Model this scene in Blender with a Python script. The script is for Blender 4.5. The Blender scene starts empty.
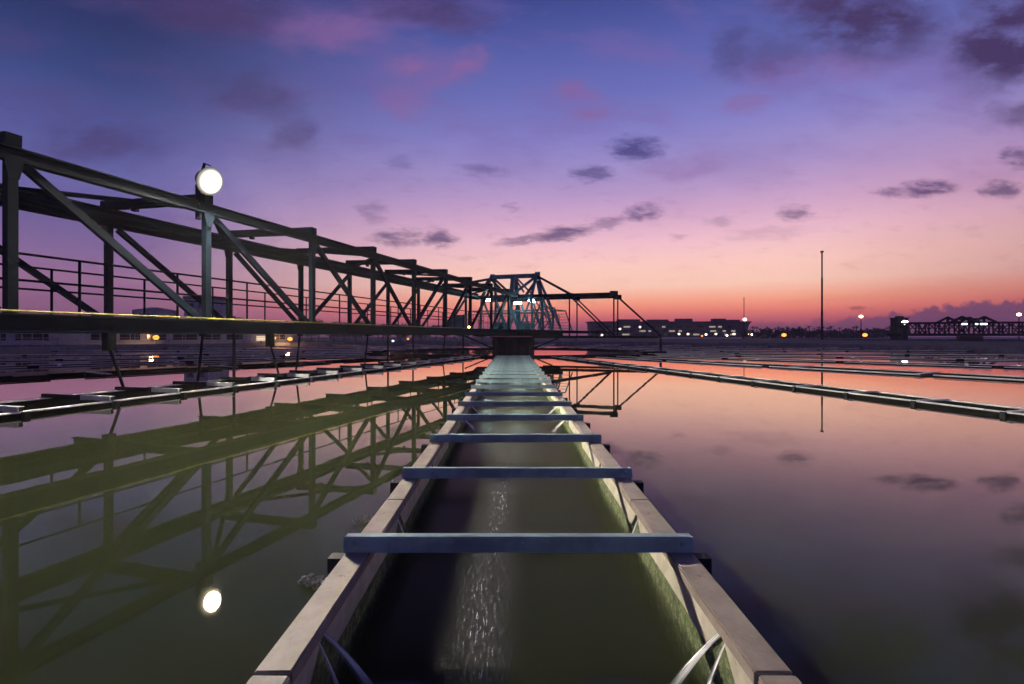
import bpy, bmesh, math, random
from mathutils import Vector, Matrix
random.seed(7)
S = bpy.context.scene
COL = S.collection
R = math.radians
EYE = 1.1            # camera height above the tank water (z = 0)
F = 480.0            # focal length in pixels
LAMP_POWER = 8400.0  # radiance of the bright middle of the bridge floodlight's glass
HAZE = 0.0006      # density of the evening haze
HY = 336.0           # horizon row

# ------------------------------------------------------------------ camera
cam = bpy.data.cameras.new('camera'); cam.sensor_width = 36.0; cam.lens = F / 1024 * 36.0
cam.shift_y = -(342 - HY) / 1024.0
cam.clip_start = 0.05; cam.clip_end = 6000
co = bpy.data.objects.new('camera', cam); COL.objects.link(co)
co.location = (0, 0, EYE); co.rotation_euler = (R(90), 0, 0)
S.camera = co
S.view_settings.view_transform = 'Standard'; S.view_settings.look = 'None'
S.view_settings.exposure = 0.0; S.view_settings.gamma = 1.0
S.cycles.use_denoising = True
try: S.cycles.denoiser = 'OPENIMAGEDENOISE'
except Exception: pass
S.cycles.sample_clamp_indirect = 6.0
S.cycles.max_bounces = 8; S.cycles.volume_bounces = 1; S.cycles.transparent_max_bounces = 12

def lin(c):
    c /= 255.0
    return c / 12.92 if c <= 0.04045 else ((c + 0.055) / 1.055) ** 2.4
def rgb(r, g, b): return (lin(r), lin(g), lin(b), 1.0)

# ------------------------------------------------------------------ dusk sky (world)
W = bpy.data.worlds.new('World'); S.world = W; W.use_nodes = True
nt = W.node_tree; nt.nodes.clear()
class N:
    """small helper to write node graphs"""
    def __init__(s, tree): s.t = tree
    def node(s, typ, **kw):
        n = s.t.nodes.new(typ)
        for k, v in kw.items(): setattr(n, k, v)
        return n
    def put(s, sock, v):
        if isinstance(v, bpy.types.NodeSocket): s.t.links.new(v, sock)
        else: sock.default_value = v
    def m(s, op, a, b=0.0, c=None, clamp=False):
        n = s.node('ShaderNodeMath', operation=op, use_clamp=clamp)
        s.put(n.inputs[0], a); s.put(n.inputs[1], b)
        if c is not None: s.put(n.inputs[2], c)
        return n.outputs[0]
    def ss(s, v, a, b, lo=0.0, hi=1.0):
        n = s.node('ShaderNodeMapRange', interpolation_type='SMOOTHSTEP')
        s.put(n.inputs[0], v)
        for i, q in zip((1, 2, 3, 4), (a, b, lo, hi)): s.put(n.inputs[i], q)
        return n.outputs[0]
    def mix(s, f, a, b, blend='MIX'):
        n = s.node('ShaderNodeMix', data_type='RGBA', blend_type=blend)
        s.put(n.inputs[0], f); s.put(n.inputs[6], a); s.put(n.inputs[7], b)
        return n.outputs[2]
    def xyz(s, x, y, z):
        n = s.node('ShaderNodeCombineXYZ')
        for i, v in enumerate((x, y, z)): s.put(n.inputs[i], v)
        return n.outputs[0]
    def noise(s, vec, scale, detail=3.0, rough=0.5, color=False):
        n = s.node('ShaderNodeTexNoise')
        s.put(n.inputs['Vector'], vec); n.inputs['Scale'].default_value = scale
        n.inputs['Detail'].default_value = detail; n.inputs['Roughness'].default_value = rough
        return n.outputs[1 if color else 0]
    def ramp(s, f, stops):
        n = s.node('ShaderNodeValToRGB'); cr = n.color_ramp
        for p, c in stops:
            e = cr.elements.new(p + 1e-5); e.color = c
        cr.elements.remove(cr.elements[0]); cr.elements.remove(cr.elements[len(cr.elements) - 1])
        s.put(n.inputs[0], f); return n.outputs[0]

def build_sky():
    g = N(nt)
    tc = g.node('ShaderNodeTexCoord')
    sep = g.node('ShaderNodeSeparateXYZ'); nt.links.new(tc.outputs['Generated'], sep.inputs[0])
    x, y, z = sep.outputs
    def el(py):   # sine of the elevation seen at row py straight ahead
        t = (HY - py) / F
        return t / math.sqrt(1 + t * t)
    glow = [(0.0, rgb(122, 76, 104)), (el(328), rgb(148, 84, 108)), (el(321), rgb(205, 102, 112)), (el(311), rgb(246, 138, 122)), (el(302), rgb(254, 168, 140)),
            (el(288), rgb(255, 203, 183)), (el(269), rgb(254, 204, 193)), (el(245), rgb(240, 190, 204)), (el(222), rgb(212, 168, 200)), (el(198), rgb(184, 153, 199)),
            (el(170), rgb(158, 142, 199)), (el(142), rgb(134, 128, 196)), (el(100), rgb(107, 110, 182)), (el(50), rgb(85, 93, 165)), (el(0), rgb(62, 72, 140)), (0.85, rgb(40, 50, 110)), (0.99, rgb(34, 44, 98))]
    away = [(0.0, rgb(104, 70, 108)), (el(322), rgb(138, 90, 124)), (el(293), rgb(152, 110, 146)), (el(270), rgb(130, 104, 152)), (el(249), rgb(112, 96, 150)),
            (el(215), rgb(102, 100, 162)), (el(182), rgb(84, 90, 154)), (el(138), rgb(58, 70, 125)), (el(98), rgb(46, 56, 104)), (el(0), rgb(38, 46, 90)), (0.99, rgb(30, 38, 80))]
    # blend by the azimuth of the afterglow (a little right of the tower)
    ga = R(18)
    hl = g.m('MAXIMUM', g.m('SQRT', g.m('ADD', g.m('MULTIPLY', x, x), g.m('MULTIPLY', y, y))), 1e-4)
    ca = g.m('DIVIDE', g.m('ADD', g.m('MULTIPLY', x, math.sin(ga)), g.m('MULTIPLY', y, math.cos(ga))), hl)
    f = g.ss(ca, math.cos(R(59)), 1.0)
    zc = g.m('MAXIMUM', z, 0.0)
    base = g.mix(f, g.ramp(zc, away), g.ramp(zc, glow))
    # right of the glow the low sky is duskier red
    cr_ = g.m('DIVIDE', g.m('ADD', g.m('MULTIPLY', x, math.sin(R(68))), g.m('MULTIPLY', y, math.cos(R(68)))), hl)
    rf = g.m('MULTIPLY', g.ss(cr_, math.cos(R(40)), math.cos(R(6))), g.ss(zc, 0.42, 0.0))
    base = g.mix(g.m('MULTIPLY', rf, 0.65), base, g.mix(1.0, base, (0.52, 0.38, 0.50, 1), 'MULTIPLY'))
    # cloud field, laid out on a wall of sky straight ahead: u to the right, v up
    yy = g.m('MAXIMUM', y, 0.02)
    u = g.m('DIVIDE', x, yy); v = g.m('DIVIDE', z, yy)
    p = g.xyz(u, v, 0.0)
    n1 = g.noise(g.xyz(u, g.m('MULTIPLY', v, 1.9), 0.0), 7.0, 5.0, 0.6, color=True)
    off = g.node('ShaderNodeVectorMath', operation='MULTIPLY_ADD'); nt.links.new(n1, off.inputs[0])
    off.inputs[1].default_value = (0.16, 0.10, 0); off.inputs[2].default_value = (-0.08, -0.05, 0)
    ad = g.node('ShaderNodeVectorMath', operation='ADD'); nt.links.new(p, ad.inputs[0]); nt.links.new(off.outputs[0], ad.inputs[1])
    n2 = g.noise(g.xyz(u, g.m('MULTIPLY', v, 2.6), 3.1), 26.0, 6.0, 0.66, color=True)
    of2 = g.node('ShaderNodeVectorMath', operation='MULTIPLY_ADD'); nt.links.new(n2, of2.inputs[0])
    of2.inputs[1].default_value = (0.085, 0.036, 0); of2.inputs[2].default_value = (-0.0425, -0.018, 0)
    ad2 = g.node('ShaderNodeVectorMath', operation='ADD'); nt.links.new(p, ad2.inputs[0]); nt.links.new(of2.outputs[0], ad2.inputs[1])
    def blobs(src, lst):
        acc = None
        for (px, py, rx, ry, tilt, st) in lst:
            mp = g.node('ShaderNodeMapping', vector_type='TEXTURE')
            mp.inputs['Location'].default_value = ((px - 512) / F, (HY - py) / F, 0)
            mp.inputs['Rotation'].default_value = (0, 0, R(tilt))
            mp.inputs['Scale'].default_value = (rx / F, ry / F, 1)
            nt.links.new(src, mp.inputs[0])
            ln = g.node('ShaderNodeVectorMath', operation='LENGTH'); nt.links.new(mp.outputs[0], ln.inputs[0])
            b = g.ss(ln.outputs['Value'], 1.2, 0.3, 0.0, st)
            acc = b if acc is None else g.m('MAXIMUM', acc, b)
        return acc
    small = [(635, 149, 34, 15, 0, .8), (592, 173, 22, 10, 0, .65), (398, 238, 32, 10, 0, .8), (441, 239, 20, 10, 0, .85), (563, 233, 44, 9, 10, .85),
             (520, 241, 34, 6, 6, .6), (645, 212, 22, 10, 10, .75), (608, 223, 34, 7, 12, .5), (484, 170, 34, 7, -4, .4), (372, 212, 16, 14, 0, .35),
             (512, 206, 10, 6, 0, .4), (400, 162, 16, 8, 0, .25), (925, 189, 36, 9, 4, .85), (894, 192, 22, 6, 0, .6), (795, 213, 20, 9, 0, .65), (770, 233, 50, 8, 6, .2),
             (1002, 190, 26, 10, 0, .75), (1018, 158, 18, 13, 0, .7), (678, 237, 12, 5, 0, .35), (720, 222, 16, 6, 0, .3), (580, 302, 30, 3, 0, .2), (858, 309, 14, 3, 0, .5)]
    big = [(860, 18, 110, 50, -8, .75), (1015, 35, 85, 60, 20, .85), (775, 50, 60, 34, 0, .35), (735, 48, 30, 34, 0, .4), (415, 8, 78, 26, -8, .6),
           (205, 8, 95, 34, -6, .6), (255, 96, 64, 26, -20, .42), (95, 145, 85, 26, 0, .42), (292, 138, 32, 22, 0, .4), (1030, 118, 46, 16, 0, .5)]
    pink = [(432, 72, 62, 24, 10, .6), (466, 62, 24, 22, 0, .5), (572, 93, 24, 13, 0, .42), (590, 113, 22, 9, 10, .42), (746, 106, 24, 12, 0, .4), (690, 165, 60, 12, 0, .25),
            (330, 30, 70, 22, 0, .35), (830, 70, 90, 24, 0, .3), (400, 100, 30, 20, -30, .35)]
    fwd = g.ss(y, 0.02, 0.2)
    bs = g.m('MULTIPLY', blobs(ad2.outputs[0], small), fwd)
    bb = g.m('MULTIPLY', blobs(ad.outputs[0], big), fwd)
    bp = g.m('MULTIPLY', blobs(ad.outputs[0], pink), fwd)
    # thin cirrus texture everywhere, so the sky outside the frame is not blank
    gen = g.node('ShaderNodeVectorMath', operation='DIVIDE'); nt.links.new(tc.outputs['Generated'], gen.inputs[0])
    zz = g.m('MAXIMUM', g.m('ADD', z, 0.12), 0.1); nt.links.new(g.xyz(zz, zz, zz), gen.inputs[1])
    cz = g.noise(gen.outputs[0], 1.7, 6.0, 0.62)
    thin = g.m('MULTIPLY', g.ss(cz, 0.5, 0.75), 0.22)
    c = g.mix(thin, base, g.mix(1.0, base, (0.80, 0.70, 0.78, 1), 'MULTIPLY'))
    # broad mauve veil high in the sky, in long soft streaks
    vl = g.noise(g.xyz(g.m('ADD', u, g.m('MULTIPLY', v, 0.8)), g.m('MULTIPLY', v, 2.6), 14.0), 3.2, 7.0, 0.62)
    veil = g.m('MULTIPLY', g.m('MULTIPLY', g.ss(vl, 0.44, 0.66), g.ss(v, 0.22, 0.5)), fwd)
    c = g.mix(g.m('MULTIPLY', veil, 0.42), c, g.mix(f, rgb(84, 68, 122), rgb(122, 98, 164)))
    rg2 = g.noise(g.xyz(g.m('ADD', u, g.m('MULTIPLY', v, -0.4)), g.m('MULTIPLY', v, 1.8), 9.0), 9.0, 6.0, 0.62)
    c = g.mix(g.m('MULTIPLY', bp, g.ss(rg2, 0.32, 0.62, 0.5, 1.5), clamp=True), c, rgb(138, 96, 152))
    c = g.mix(g.m('MULTIPLY', bb, g.ss(rg2, 0.30, 0.60, 0.4, 1.3), clamp=True), c, rgb(70, 55, 98))
    rag = g.noise(g.xyz(g.m('ADD', u, g.m('MULTIPLY', v, 0.35)), g.m('MULTIPLY', v, 3.4), 5.0), 15.0, 6.0, 0.66)
    bs = g.m('MULTIPLY', bs, g.ss(rag, 0.30, 0.56, 0.25, 1.15), clamp=True)
    wisp = g.m('MULTIPLY', g.m('MULTIPLY', g.ss(rag, 0.52, 0.72), g.ss(v, 0.55, 0.2)), g.m('MULTIPLY', g.ss(v, 0.06, 0.16), fwd))
    c = g.mix(g.m('MULTIPLY', wisp, 0.30), c, g.mix(1.0, c, (0.62, 0.50, 0.62, 1), 'MULTIPLY'))
    c = g.mix(bs, c, g.mix(1.0, c, (0.25, 0.26, 0.40, 1), 'MULTIPLY'))
    # bank of distant cloud low on the right
    nb = g.noise(g.xyz(u, g.m('MULTIPLY', v, 1.0), 8.0), 26.0, 5.0, 0.6)
    top = g.m('ADD', g.m('MULTIPLY', g.ss(u, 0.55, 1.1), 0.050), 0.026)
    top = g.m('ADD', top, g.m('MULTIPLY', g.m('SUBTRACT', nb, 0.5), 0.07))
    d = g.m('SUBTRACT', top, v)
    bank = g.m('MULTIPLY', g.m('MULTIPLY', g.ss(d, -0.004, 0.007), g.ss(u, 0.15, 0.95, 0.0, 1.0)), fwd)
    c = g.mix(g.m('MULTIPLY', bank, 0.88), c, rgb(112, 72, 108))
    bg = g.node('ShaderNodeBackground'); nt.links.new(c, bg.inputs[0]); bg.inputs[1].default_value = 1.05
    out = g.node('ShaderNodeOutputWorld'); nt.links.new(bg.outputs[0], out.inputs[0])
build_sky()

# ------------------------------------------------------------------ materials
MATS = {}
def mat(name, col, rough=0.6, metal=0.0, var=0.25, scale=6.0, tint=None, bump=0.0, bscale=40.0, spec=0.5, spot=(0.5, 0.7)):
    m = bpy.data.materials.new(name); m.use_nodes = True
    t = m.node_tree; g = N(t); b = t.nodes['Principled BSDF']
    tc = g.node('ShaderNodeTexCoord'); v = tc.outputs['Object']
    n = g.noise(v, scale, 6.0, 0.6)
    c = tuple(col) + (1.0,)
    lo = tuple(q * (1 - var) for q in col) + (1.0,); hi = tuple(min(1, q * (1 + var)) for q in col) + (1.0,)
    cc = g.mix(g.ss(n, 0.3, 0.7), lo, hi)
    if tint:
        n2 = g.noise(v, scale * 2.3, 8.0, 0.68)
        cc = g.mix(g.ss(n2, spot[0], spot[1]), cc, tuple(tint) + (1.0,))
    t.links.new(cc, b.inputs['Base Color'])
    rn = g.m('ADD', rough, g.m('MULTIPLY', g.m('SUBTRACT', n, 0.5), 0.25), clamp=True)
    t.links.new(rn, b.inputs['Roughness']); b.inputs['Metallic'].default_value = metal
    b.inputs['Specular IOR Level'].default_value = spec
    if bump:
        nb = g.noise(v, bscale, 5.0, 0.6)
        bn = g.node('ShaderNodeBump'); bn.inputs['Strength'].default_value = bump; bn.inputs['Distance'].default_value = 0.01
        t.links.new(nb, bn.inputs['Height']); t.links.new(bn.outputs[0], b.inputs['Normal'])
    MATS[name] = m
    return m
def glow_mat(name, col, strength):
    m = bpy.data.materials.new(name); m.use_nodes = True
    t = m.node_tree; t.nodes.clear(); g = N(t)
    e = g.node('ShaderNodeEmission'); e.inputs[0].default_value = tuple(col) + (1.0,); e.inputs[1].default_value = strength
    o = g.node('ShaderNodeOutputMaterial'); t.links.new(e.outputs[0], o.inputs[0])
    MATS[name] = m; return m
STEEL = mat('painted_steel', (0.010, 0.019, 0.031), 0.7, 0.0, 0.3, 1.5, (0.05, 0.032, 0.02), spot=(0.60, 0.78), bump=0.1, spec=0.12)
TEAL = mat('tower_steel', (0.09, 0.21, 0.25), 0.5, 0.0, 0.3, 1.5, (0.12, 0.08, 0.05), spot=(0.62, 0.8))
DARKSTEEL = mat('dark_steel', (0.022, 0.024, 0.027), 0.65, 0.0, 0.3, 4.0, (0.05, 0.03, 0.02), spot=(0.6, 0.8), spec=0.15)
GALV = mat('galvanised_and_lit_steel', (0.50, 0.50, 0.50), 0.38, 0.0, 0.2, 3.0, (0.28, 0.26, 0.24))
YELLOW = mat('yellow_conduit', (0.42, 0.36, 0.06), 0.5, 0.0, 0.3, 5.0, (0.15, 0.10, 0.04))
BAR = mat('blue_crossbar', (0.19, 0.29, 0.31), 0.42, 0.0, 0.3, 4.0, (0.16, 0.12, 0.09), spot=(0.62, 0.74), bump=0.12)
RIM = mat('weathered_rim', (0.34, 0.285, 0.235), 0.55, 0.0, 0.16, 8.0, (0.20, 0.11, 0.06), spot=(0.62, 0.72), bump=0.25, bscale=70, spec=0.15)
PLATE = mat('weir_plate', (0.58, 0.54, 0.42), 0.55, 0.0, 0.18, 9.0, (0.32, 0.22, 0.10), spot=(0.6, 0.8), bump=0.15)
MOSS = mat('mossy_wall', (0.10, 0.13, 0.045), 0.75, 0.0, 0.5, 18.0, (0.30, 0.34, 0.16), spot=(0.45, 0.7), bump=0.9, bscale=90)
CONC = mat('concrete', (0.16, 0.17, 0.20), 0.8, 0.0, 0.25, 1.2, (0.09, 0.09, 0.10), bump=0.2, bscale=20)
PIER = mat('pier_concrete', (0.06, 0.055, 0.05), 0.8, 0.0, 0.3, 1.0, (0.03, 0.03, 0.03), bump=0.2, bscale=20)
GROUND = mat('ground_dirt', (0.03, 0.042, 0.055), 0.9, 0.0, 0.35, 0.15, (0.02, 0.03, 0.02), bump=0.3, bscale=3)
WALLB = mat('grey_render', (0.30, 0.33, 0.42), 0.8, 0.0, 0.12, 0.5, (0.13, 0.14, 0.17))
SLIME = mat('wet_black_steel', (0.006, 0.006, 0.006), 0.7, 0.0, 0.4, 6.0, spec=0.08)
DARKWALL = mat('dark_cladding', (0.10, 0.085, 0.11), 0.7, 0.0, 0.2, 0.2)
GLASS = mat('dark_glass', (0.012, 0.014, 0.02), 0.12, 0.0, 0.2, 1.0)
WHITE = mat('pale_paint_and_lit_rim', (0.75, 0.72, 0.68), 0.6, 0.0, 0.08, 1.0, (0.5, 0.48, 0.45))  # parapet paint, and the painted lamplight on the side troughs' rims
LEAF = mat('foliage', (0.045, 0.065, 0.03), 0.7, 0.0, 0.5, 2.0)
BARK = mat('bark', (0.06, 0.045, 0.035), 0.85, 0.0, 0.3, 3.0)
MUCK = mat('dried_scum', (0.42, 0.38, 0.32), 0.85, 0.0, 0.5, 30.0, (0.06, 0.05, 0.04), bump=0.8)
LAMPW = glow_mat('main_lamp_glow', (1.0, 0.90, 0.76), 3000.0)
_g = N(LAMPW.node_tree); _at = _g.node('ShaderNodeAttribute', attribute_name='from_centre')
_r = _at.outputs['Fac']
LAMPW.node_tree.links.new(_g.m('ADD', _g.ss(_r, 0.62, 0.44, 0.0, LAMP_POWER), _g.m('MULTIPLY', _g.m('POWER', 2.718, _g.m('MULTIPLY', _g.m('SUBTRACT', _r, 0.55), -10.5)), 16.0)), LAMPW.node_tree.nodes['Emission'].inputs[1])  # bloom painted into the lens emission, dimming outward to melt into the sky
FLOOD = glow_mat('cyan_flood_glow', (0.60, 0.96, 1.0), 160.0)
ORANGE = glow_mat('sodium_glow', (1.0, 0.30, 0.055), 2.8)
WARM = glow_mat('warm_lamp_glow', (1.0, 0.78, 0.5), 9.0)
COOL = glow_mat('cool_lamp_glow', (0.75, 0.95, 1.0), 5.0)
WIN = glow_mat('lit_window_glow', (1.0, 0.86, 0.68), 0.36)

def water_mat(name, murk, ior, rough, bump, bscale, dens, foam=False):
    m = bpy.data.materials.new(name); m.use_nodes = True
    t = m.node_tree; t.nodes.clear(); g = N(t)
    geo = g.node('ShaderNodeNewGeometry'); pos = geo.outputs['Position']
    bn = g.node('ShaderNodeBump'); bn.inputs['Strength'].default_value = bump; bn.inputs['Distance'].default_value = 0.02
    if foam:
        sp = g.node('ShaderNodeSeparateXYZ'); t.links.new(pos, sp.inputs[0])
        vec = g.xyz(g.m('MULTIPLY', sp.outputs[0], 3.0), g.m('MULTIPLY', sp.outputs[1], 0.8), sp.outputs[2])
        t.links.new(g.noise(vec, bscale, 4.0, 0.6), bn.inputs['Height'])
    else:
        t.links.new(g.noise(pos, bscale, 3.0, 0.5), bn.inputs['Height'])
    df = g.node('ShaderNodeBsdfDiffuse')
    gl = g.node('ShaderNodeBsdfGlossy'); gl.inputs['Roughness'].default_value = rough
    gl.inputs['Color'].default_value = (1, .90, .78, 1)
    t.links.new(bn.outputs[0], gl.inputs['Normal'])
    fr = g.node('ShaderNodeFresnel'); fr.inputs['IOR'].default_value = ior; t.links.new(bn.outputs[0], fr.inputs['Normal'])
    fac = fr.outputs[0]
    if foam: fac = g.m('MULTIPLY', fac, 0.45)
    else: fac = g.m('MULTIPLY', fac, g.ss(fac, 0.09, 0.5, 1.0, 1.6), clamp=True)
    if foam:
        sy = sp.outputs[1]; wob = g.noise(g.xyz(0.0, sy, 0.0), 1.3, 2.0)
        cx = g.m('ADD', g.m('MULTIPLY', g.ss(sy, 1.4, 5.0), 0.075), -0.145); cx = g.m('ADD', cx, g.m('MULTIPLY', g.m('SUBTRACT', wob, 0.5), 0.10))
        dx = g.m('ABSOLUTE', g.m('SUBTRACT', sp.outputs[0], cx))
        grain = g.noise(g.xyz(g.m('MULTIPLY', sp.outputs[0], 110.0), g.m('MULTIPLY', sy, 11.0), 0.0), 1.0, 4.0, 0.75)
        soft = g.noise(g.xyz(g.m('MULTIPLY', sp.outputs[0], 7.0), g.m('MULTIPLY', sy, 1.6), 2.0), 1.6, 4.0, 0.6)
        band = g.m('MULTIPLY', g.m('POWER', g.ss(dx, 0.24, 0.0), 1.6), g.ss(sy, 8.0, 3.0))
        fo = g.m('MULTIPLY', g.m('MULTIPLY', band, g.ss(grain, 0.44, 0.80)), g.ss(soft, 0.15, 0.60), clamp=True)
        fo = g.m('ADD', g.m('MULTIPLY', fo, 0.9), g.m('MULTIPLY', g.m('MULTIPLY', band, g.ss(soft, 0.25, 0.80)), 0.08))
        for bx, by in ((.36, 1.70), (-.40, 1.68)):
            ex = g.m('MULTIPLY', g.m('SUBTRACT', sp.outputs[0], bx), 5.0); ey = g.m('MULTIPLY', g.m('SUBTRACT', sy, by), 12.0)
            er = g.m('ADD', g.m('MULTIPLY', ex, ex), g.m('MULTIPLY', ey, ey))
            fo = g.m('ADD', fo, g.m('MULTIPLY', g.ss(er, 1.2, 0.0), 0.22))
        fo = g.m('MINIMUM', fo, 1.0)
        fac = g.m('MULTIPLY', fac, g.m('SUBTRACT', 1.0, g.m('MULTIPLY', fo, 0.7)))
    df.inputs[0].default_value = (.55, .55, .55, 1)
    if foam:
        tr = g.node('ShaderNodeBsdfTransparent'); m1 = g.node('ShaderNodeMixShader'); t.links.new(fo, m1.inputs[0])
        t.links.new(tr.outputs[0], m1.inputs[1]); t.links.new(df.outputs[0], m1.inputs[2]); body = m1
    else: body = g.node('ShaderNodeBsdfTransparent')
    up = g.m('GREATER_THAN', g.node('ShaderNodeSeparateXYZ').outputs[2], 0.5); t.links.new(geo.outputs['True Normal'], up.node.inputs[0].links[0].from_node.inputs[0])
    fac = g.m('MULTIPLY', fac, up)
    mx = g.node('ShaderNodeMixShader'); t.links.new(fac, mx.inputs[0]); t.links.new(body.outputs[0], mx.inputs[1]); t.links.new(gl.outputs[0], mx.inputs[2])
    vo = g.node('ShaderNodeVolumePrincipled'); vo.inputs['Color'].default_value = tuple(murk) + (1,); vo.inputs['Density'].default_value = dens
    o = g.node('ShaderNodeOutputMaterial'); t.links.new(vo.outputs[0], o.inputs['Volume']); t.links.new(mx.outputs[0], o.inputs[0])
    MATS[name] = m; return m
WATER = water_mat('tank_water', (0.112, 0.132, 0.062), 1.36, 0.012, 0.035, 1.1, 3.2)
TWATER = water_mat('trough_water', (0.105, 0.115, 0.066), 1.22, 0.2, 0.12, 5.0, 4.5, foam=True)
JET = bpy.data.materials.new('falling_water'); JET.use_nodes = True
_b = JET.node_tree.nodes['Principled BSDF']; _b.inputs['Base Color'].default_value = (0.92, 0.93, 0.92, 1); _b.inputs['Roughness'].default_value = 0.25
_g = N(JET.node_tree); _a = _g.node('ShaderNodeAttribute', attribute_name='flow')
_s = _g.node('ShaderNodeSeparateXYZ'); JET.node_tree.links.new(_a.outputs['Vector'], _s.inputs[0])
_n = _g.noise(_g.xyz(_g.m('MULTIPLY', _s.outputs[0], 9.0), _g.m('MULTIPLY', _s.outputs[1], 0.7), _s.outputs[2]), 1.0, 4.0, 0.7)
_e = _g.m('MULTIPLY', _g.ss(_g.m('ABSOLUTE', _g.m('SUBTRACT', _s.outputs[0], 0.5)), 0.5, 0.15), _g.ss(_s.outputs[1], 1.0, 0.55, 0.15, 1.0))
JET.node_tree.links.new(_g.m('MULTIPLY', _g.ss(_n, 0.36, 0.62, 0.05, 0.95), _e), _b.inputs['Alpha'])

# ------------------------------------------------------------------ mesh helpers
class MB:
    def __init__(s): s.v = []; s.f = []
    def add(s, vs, fs):
        o = len(s.v); s.v += [tuple(q) for q in vs]; s.f += [tuple(i + o for i in f) for f in fs]; return s
    def box(s, a, b):
        x0, y0, z0 = a; x1, y1, z1 = b
        return s.add([(x0, y0, z0), (x1, y0, z0), (x1, y1, z0), (x0, y1, z0), (x0, y0, z1), (x1, y0, z1), (x1, y1, z1), (x0, y1, z1)],
                     [(0, 3, 2, 1), (4, 5, 6, 7), (0, 1, 5, 4), (1, 2, 6, 5), (2, 3, 7, 6), (3, 0, 4, 7)])
    def frame(s, p, q, up=(0, 0, 1)):
        p = Vector(p); q = Vector(q); d = (q - p).normalized(); upv = Vector(up)
        if abs(d.dot(upv)) > 0.98: upv = Vector((0.3, 1, 0)).normalized()
        sd = d.cross(upv).normalized(); u2 = sd.cross(d).normalized()
        return p, q, d, sd, u2
    def bar(s, p, q, w, h, up=(0, 0, 1)):
        p, q, d, sd, u = s.frame(p, q, up); vs = []
        for c in (p, q):
            for a, b in ((-1, -1), (1, -1), (1, 1), (-1, 1)): vs.append(c + sd * (a * w / 2) + u * (b * h / 2))
        return s.add(vs, [(3, 2, 1, 0), (4, 5, 6, 7), (0, 1, 5, 4), (1, 2, 6, 5), (2, 3, 7, 6), (3, 0, 4, 7)])
    def ibeam(s, p, q, w, h, t=0.025, up=(0, 0, 1)):
        P, Q, d, sd, u = s.frame(p, q, up)
        for k in (-1, 1):
            o = u * (k * (h / 2 - t / 2)); s.bar(P + o, Q + o, w, t, up)
        s.bar(P, Q, t, h - 2 * t, up); return s
    def tube(s, pts, r, n=8, r1=None):
        pts = [Vector(p) for p in pts]; k = len(pts); vs = []; fs = []
        for i, p in enumerate(pts):
            d = (pts[min(i + 1, k - 1)] - pts[max(i - 1, 0)]).normalized()
            upv = Vector((0, 0, 1)) if abs(d.z) < 0.95 else Vector((0, 1, 0))
            a = d.cross(upv).normalized(); b = a.cross(d)
            rr = r if r1 is None else r + (r1 - r) * i / (k - 1)
            for j in range(n):
                t = 2 * math.pi * j / n; vs.append(p + a * (math.cos(t) * rr) + b * (math.sin(t) * rr))
        for i in range(k - 1):
            for j in range(n):
                fs.append((i * n + j, i * n + (j + 1) % n, (i + 1) * n + (j + 1) % n, (i + 1) * n + j))
        fs.append(tuple(range(n - 1, -1, -1))); fs.append(tuple((k - 1) * n + j for j in range(n)))
        return s.add(vs, fs)
    def lathe(s, c, prof, n=20):
        vs = []; fs = []; m = len(prof)
        for r, z in prof:
            for j in range(n):
                t = 2 * math.pi * j / n; vs.append((c[0] + math.cos(t) * r, c[1] + math.sin(t) * r, c[2] + z))
        for i in range(m - 1):
            for j in range(n): fs.append((i * n + j, i * n + (j + 1) % n, (i + 1) * n + (j + 1) % n, (i + 1) * n + j))
        fs.append(tuple(range(n - 1, -1, -1))); fs.append(tuple((m - 1) * n + j for j in range(n)))
        return s.add(vs, fs)
    def ball(s, c, r, n=14, sq=1.0):
        return s.lathe(c, [(r * max(0.02, math.sin(math.pi * i / 10)), -r * sq * math.cos(math.pi * i / 10)) for i in range(11)], n)
    def mesh(s, name):
        me = bpy.data.meshes.new(name); me.from_pydata(s.v, [], s.f); me.update()
        bm = bmesh.new(); bm.from_mesh(me); bmesh.ops.recalc_face_normals(bm, faces=bm.faces); bm.to_mesh(me); bm.free()
        return me
    def build(s, name, m, parent=None, origin=None, smooth=False):
        if origin is not None:
            o = Vector(origin); s.v = [tuple(Vector(q) - o) for q in s.v]
        me = s.mesh(name); me.materials.append(m)
        if smooth:
            for p in me.polygons: p.use_smooth = True
        ob = bpy.data.objects.new(name, me); COL.objects.link(ob)
        if origin is not None: ob.location = origin
        if parent is not None: ob.parent = parent
        return ob
def tag(o, label=None, cat=None, group=None, kind=None):
    if label: o['label'] = label
    if cat: o['category'] = cat
    if group: o['group'] = group
    if kind: o['kind'] = kind
    return o
def thing(name, label, cat, loc=(0, 0, 0), rz=0.0, group=None):
    o = bpy.data.objects.new(name, None); COL.objects.link(o); o.location = loc; o.rotation_euler = (0, 0, rz)
    o.empty_display_size = 0.2
    return tag(o, label, cat, group)
def inst(me, name, parent, loc=(0, 0, 0), rot=(0, 0, 0), scale=(1, 1, 1)):
    o = bpy.data.objects.new(name, me); COL.objects.link(o); o.parent = parent; o.location = loc; o.rotation_euler = rot; o.scale = scale
    return o
def copy_tree(o, parent=None):
    c = o.copy(); COL.objects.link(c)
    if parent is not None: c.parent = parent
    for ch in list(o.children): copy_tree(ch, c)
    return c
def mm(mb, name, m):
    me = mb.mesh(name); me.materials.append(m); return me
def at(px, py, Y): return Vector(((px - 512) / F * Y, Y, EYE + (HY - py) / F * Y))

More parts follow.
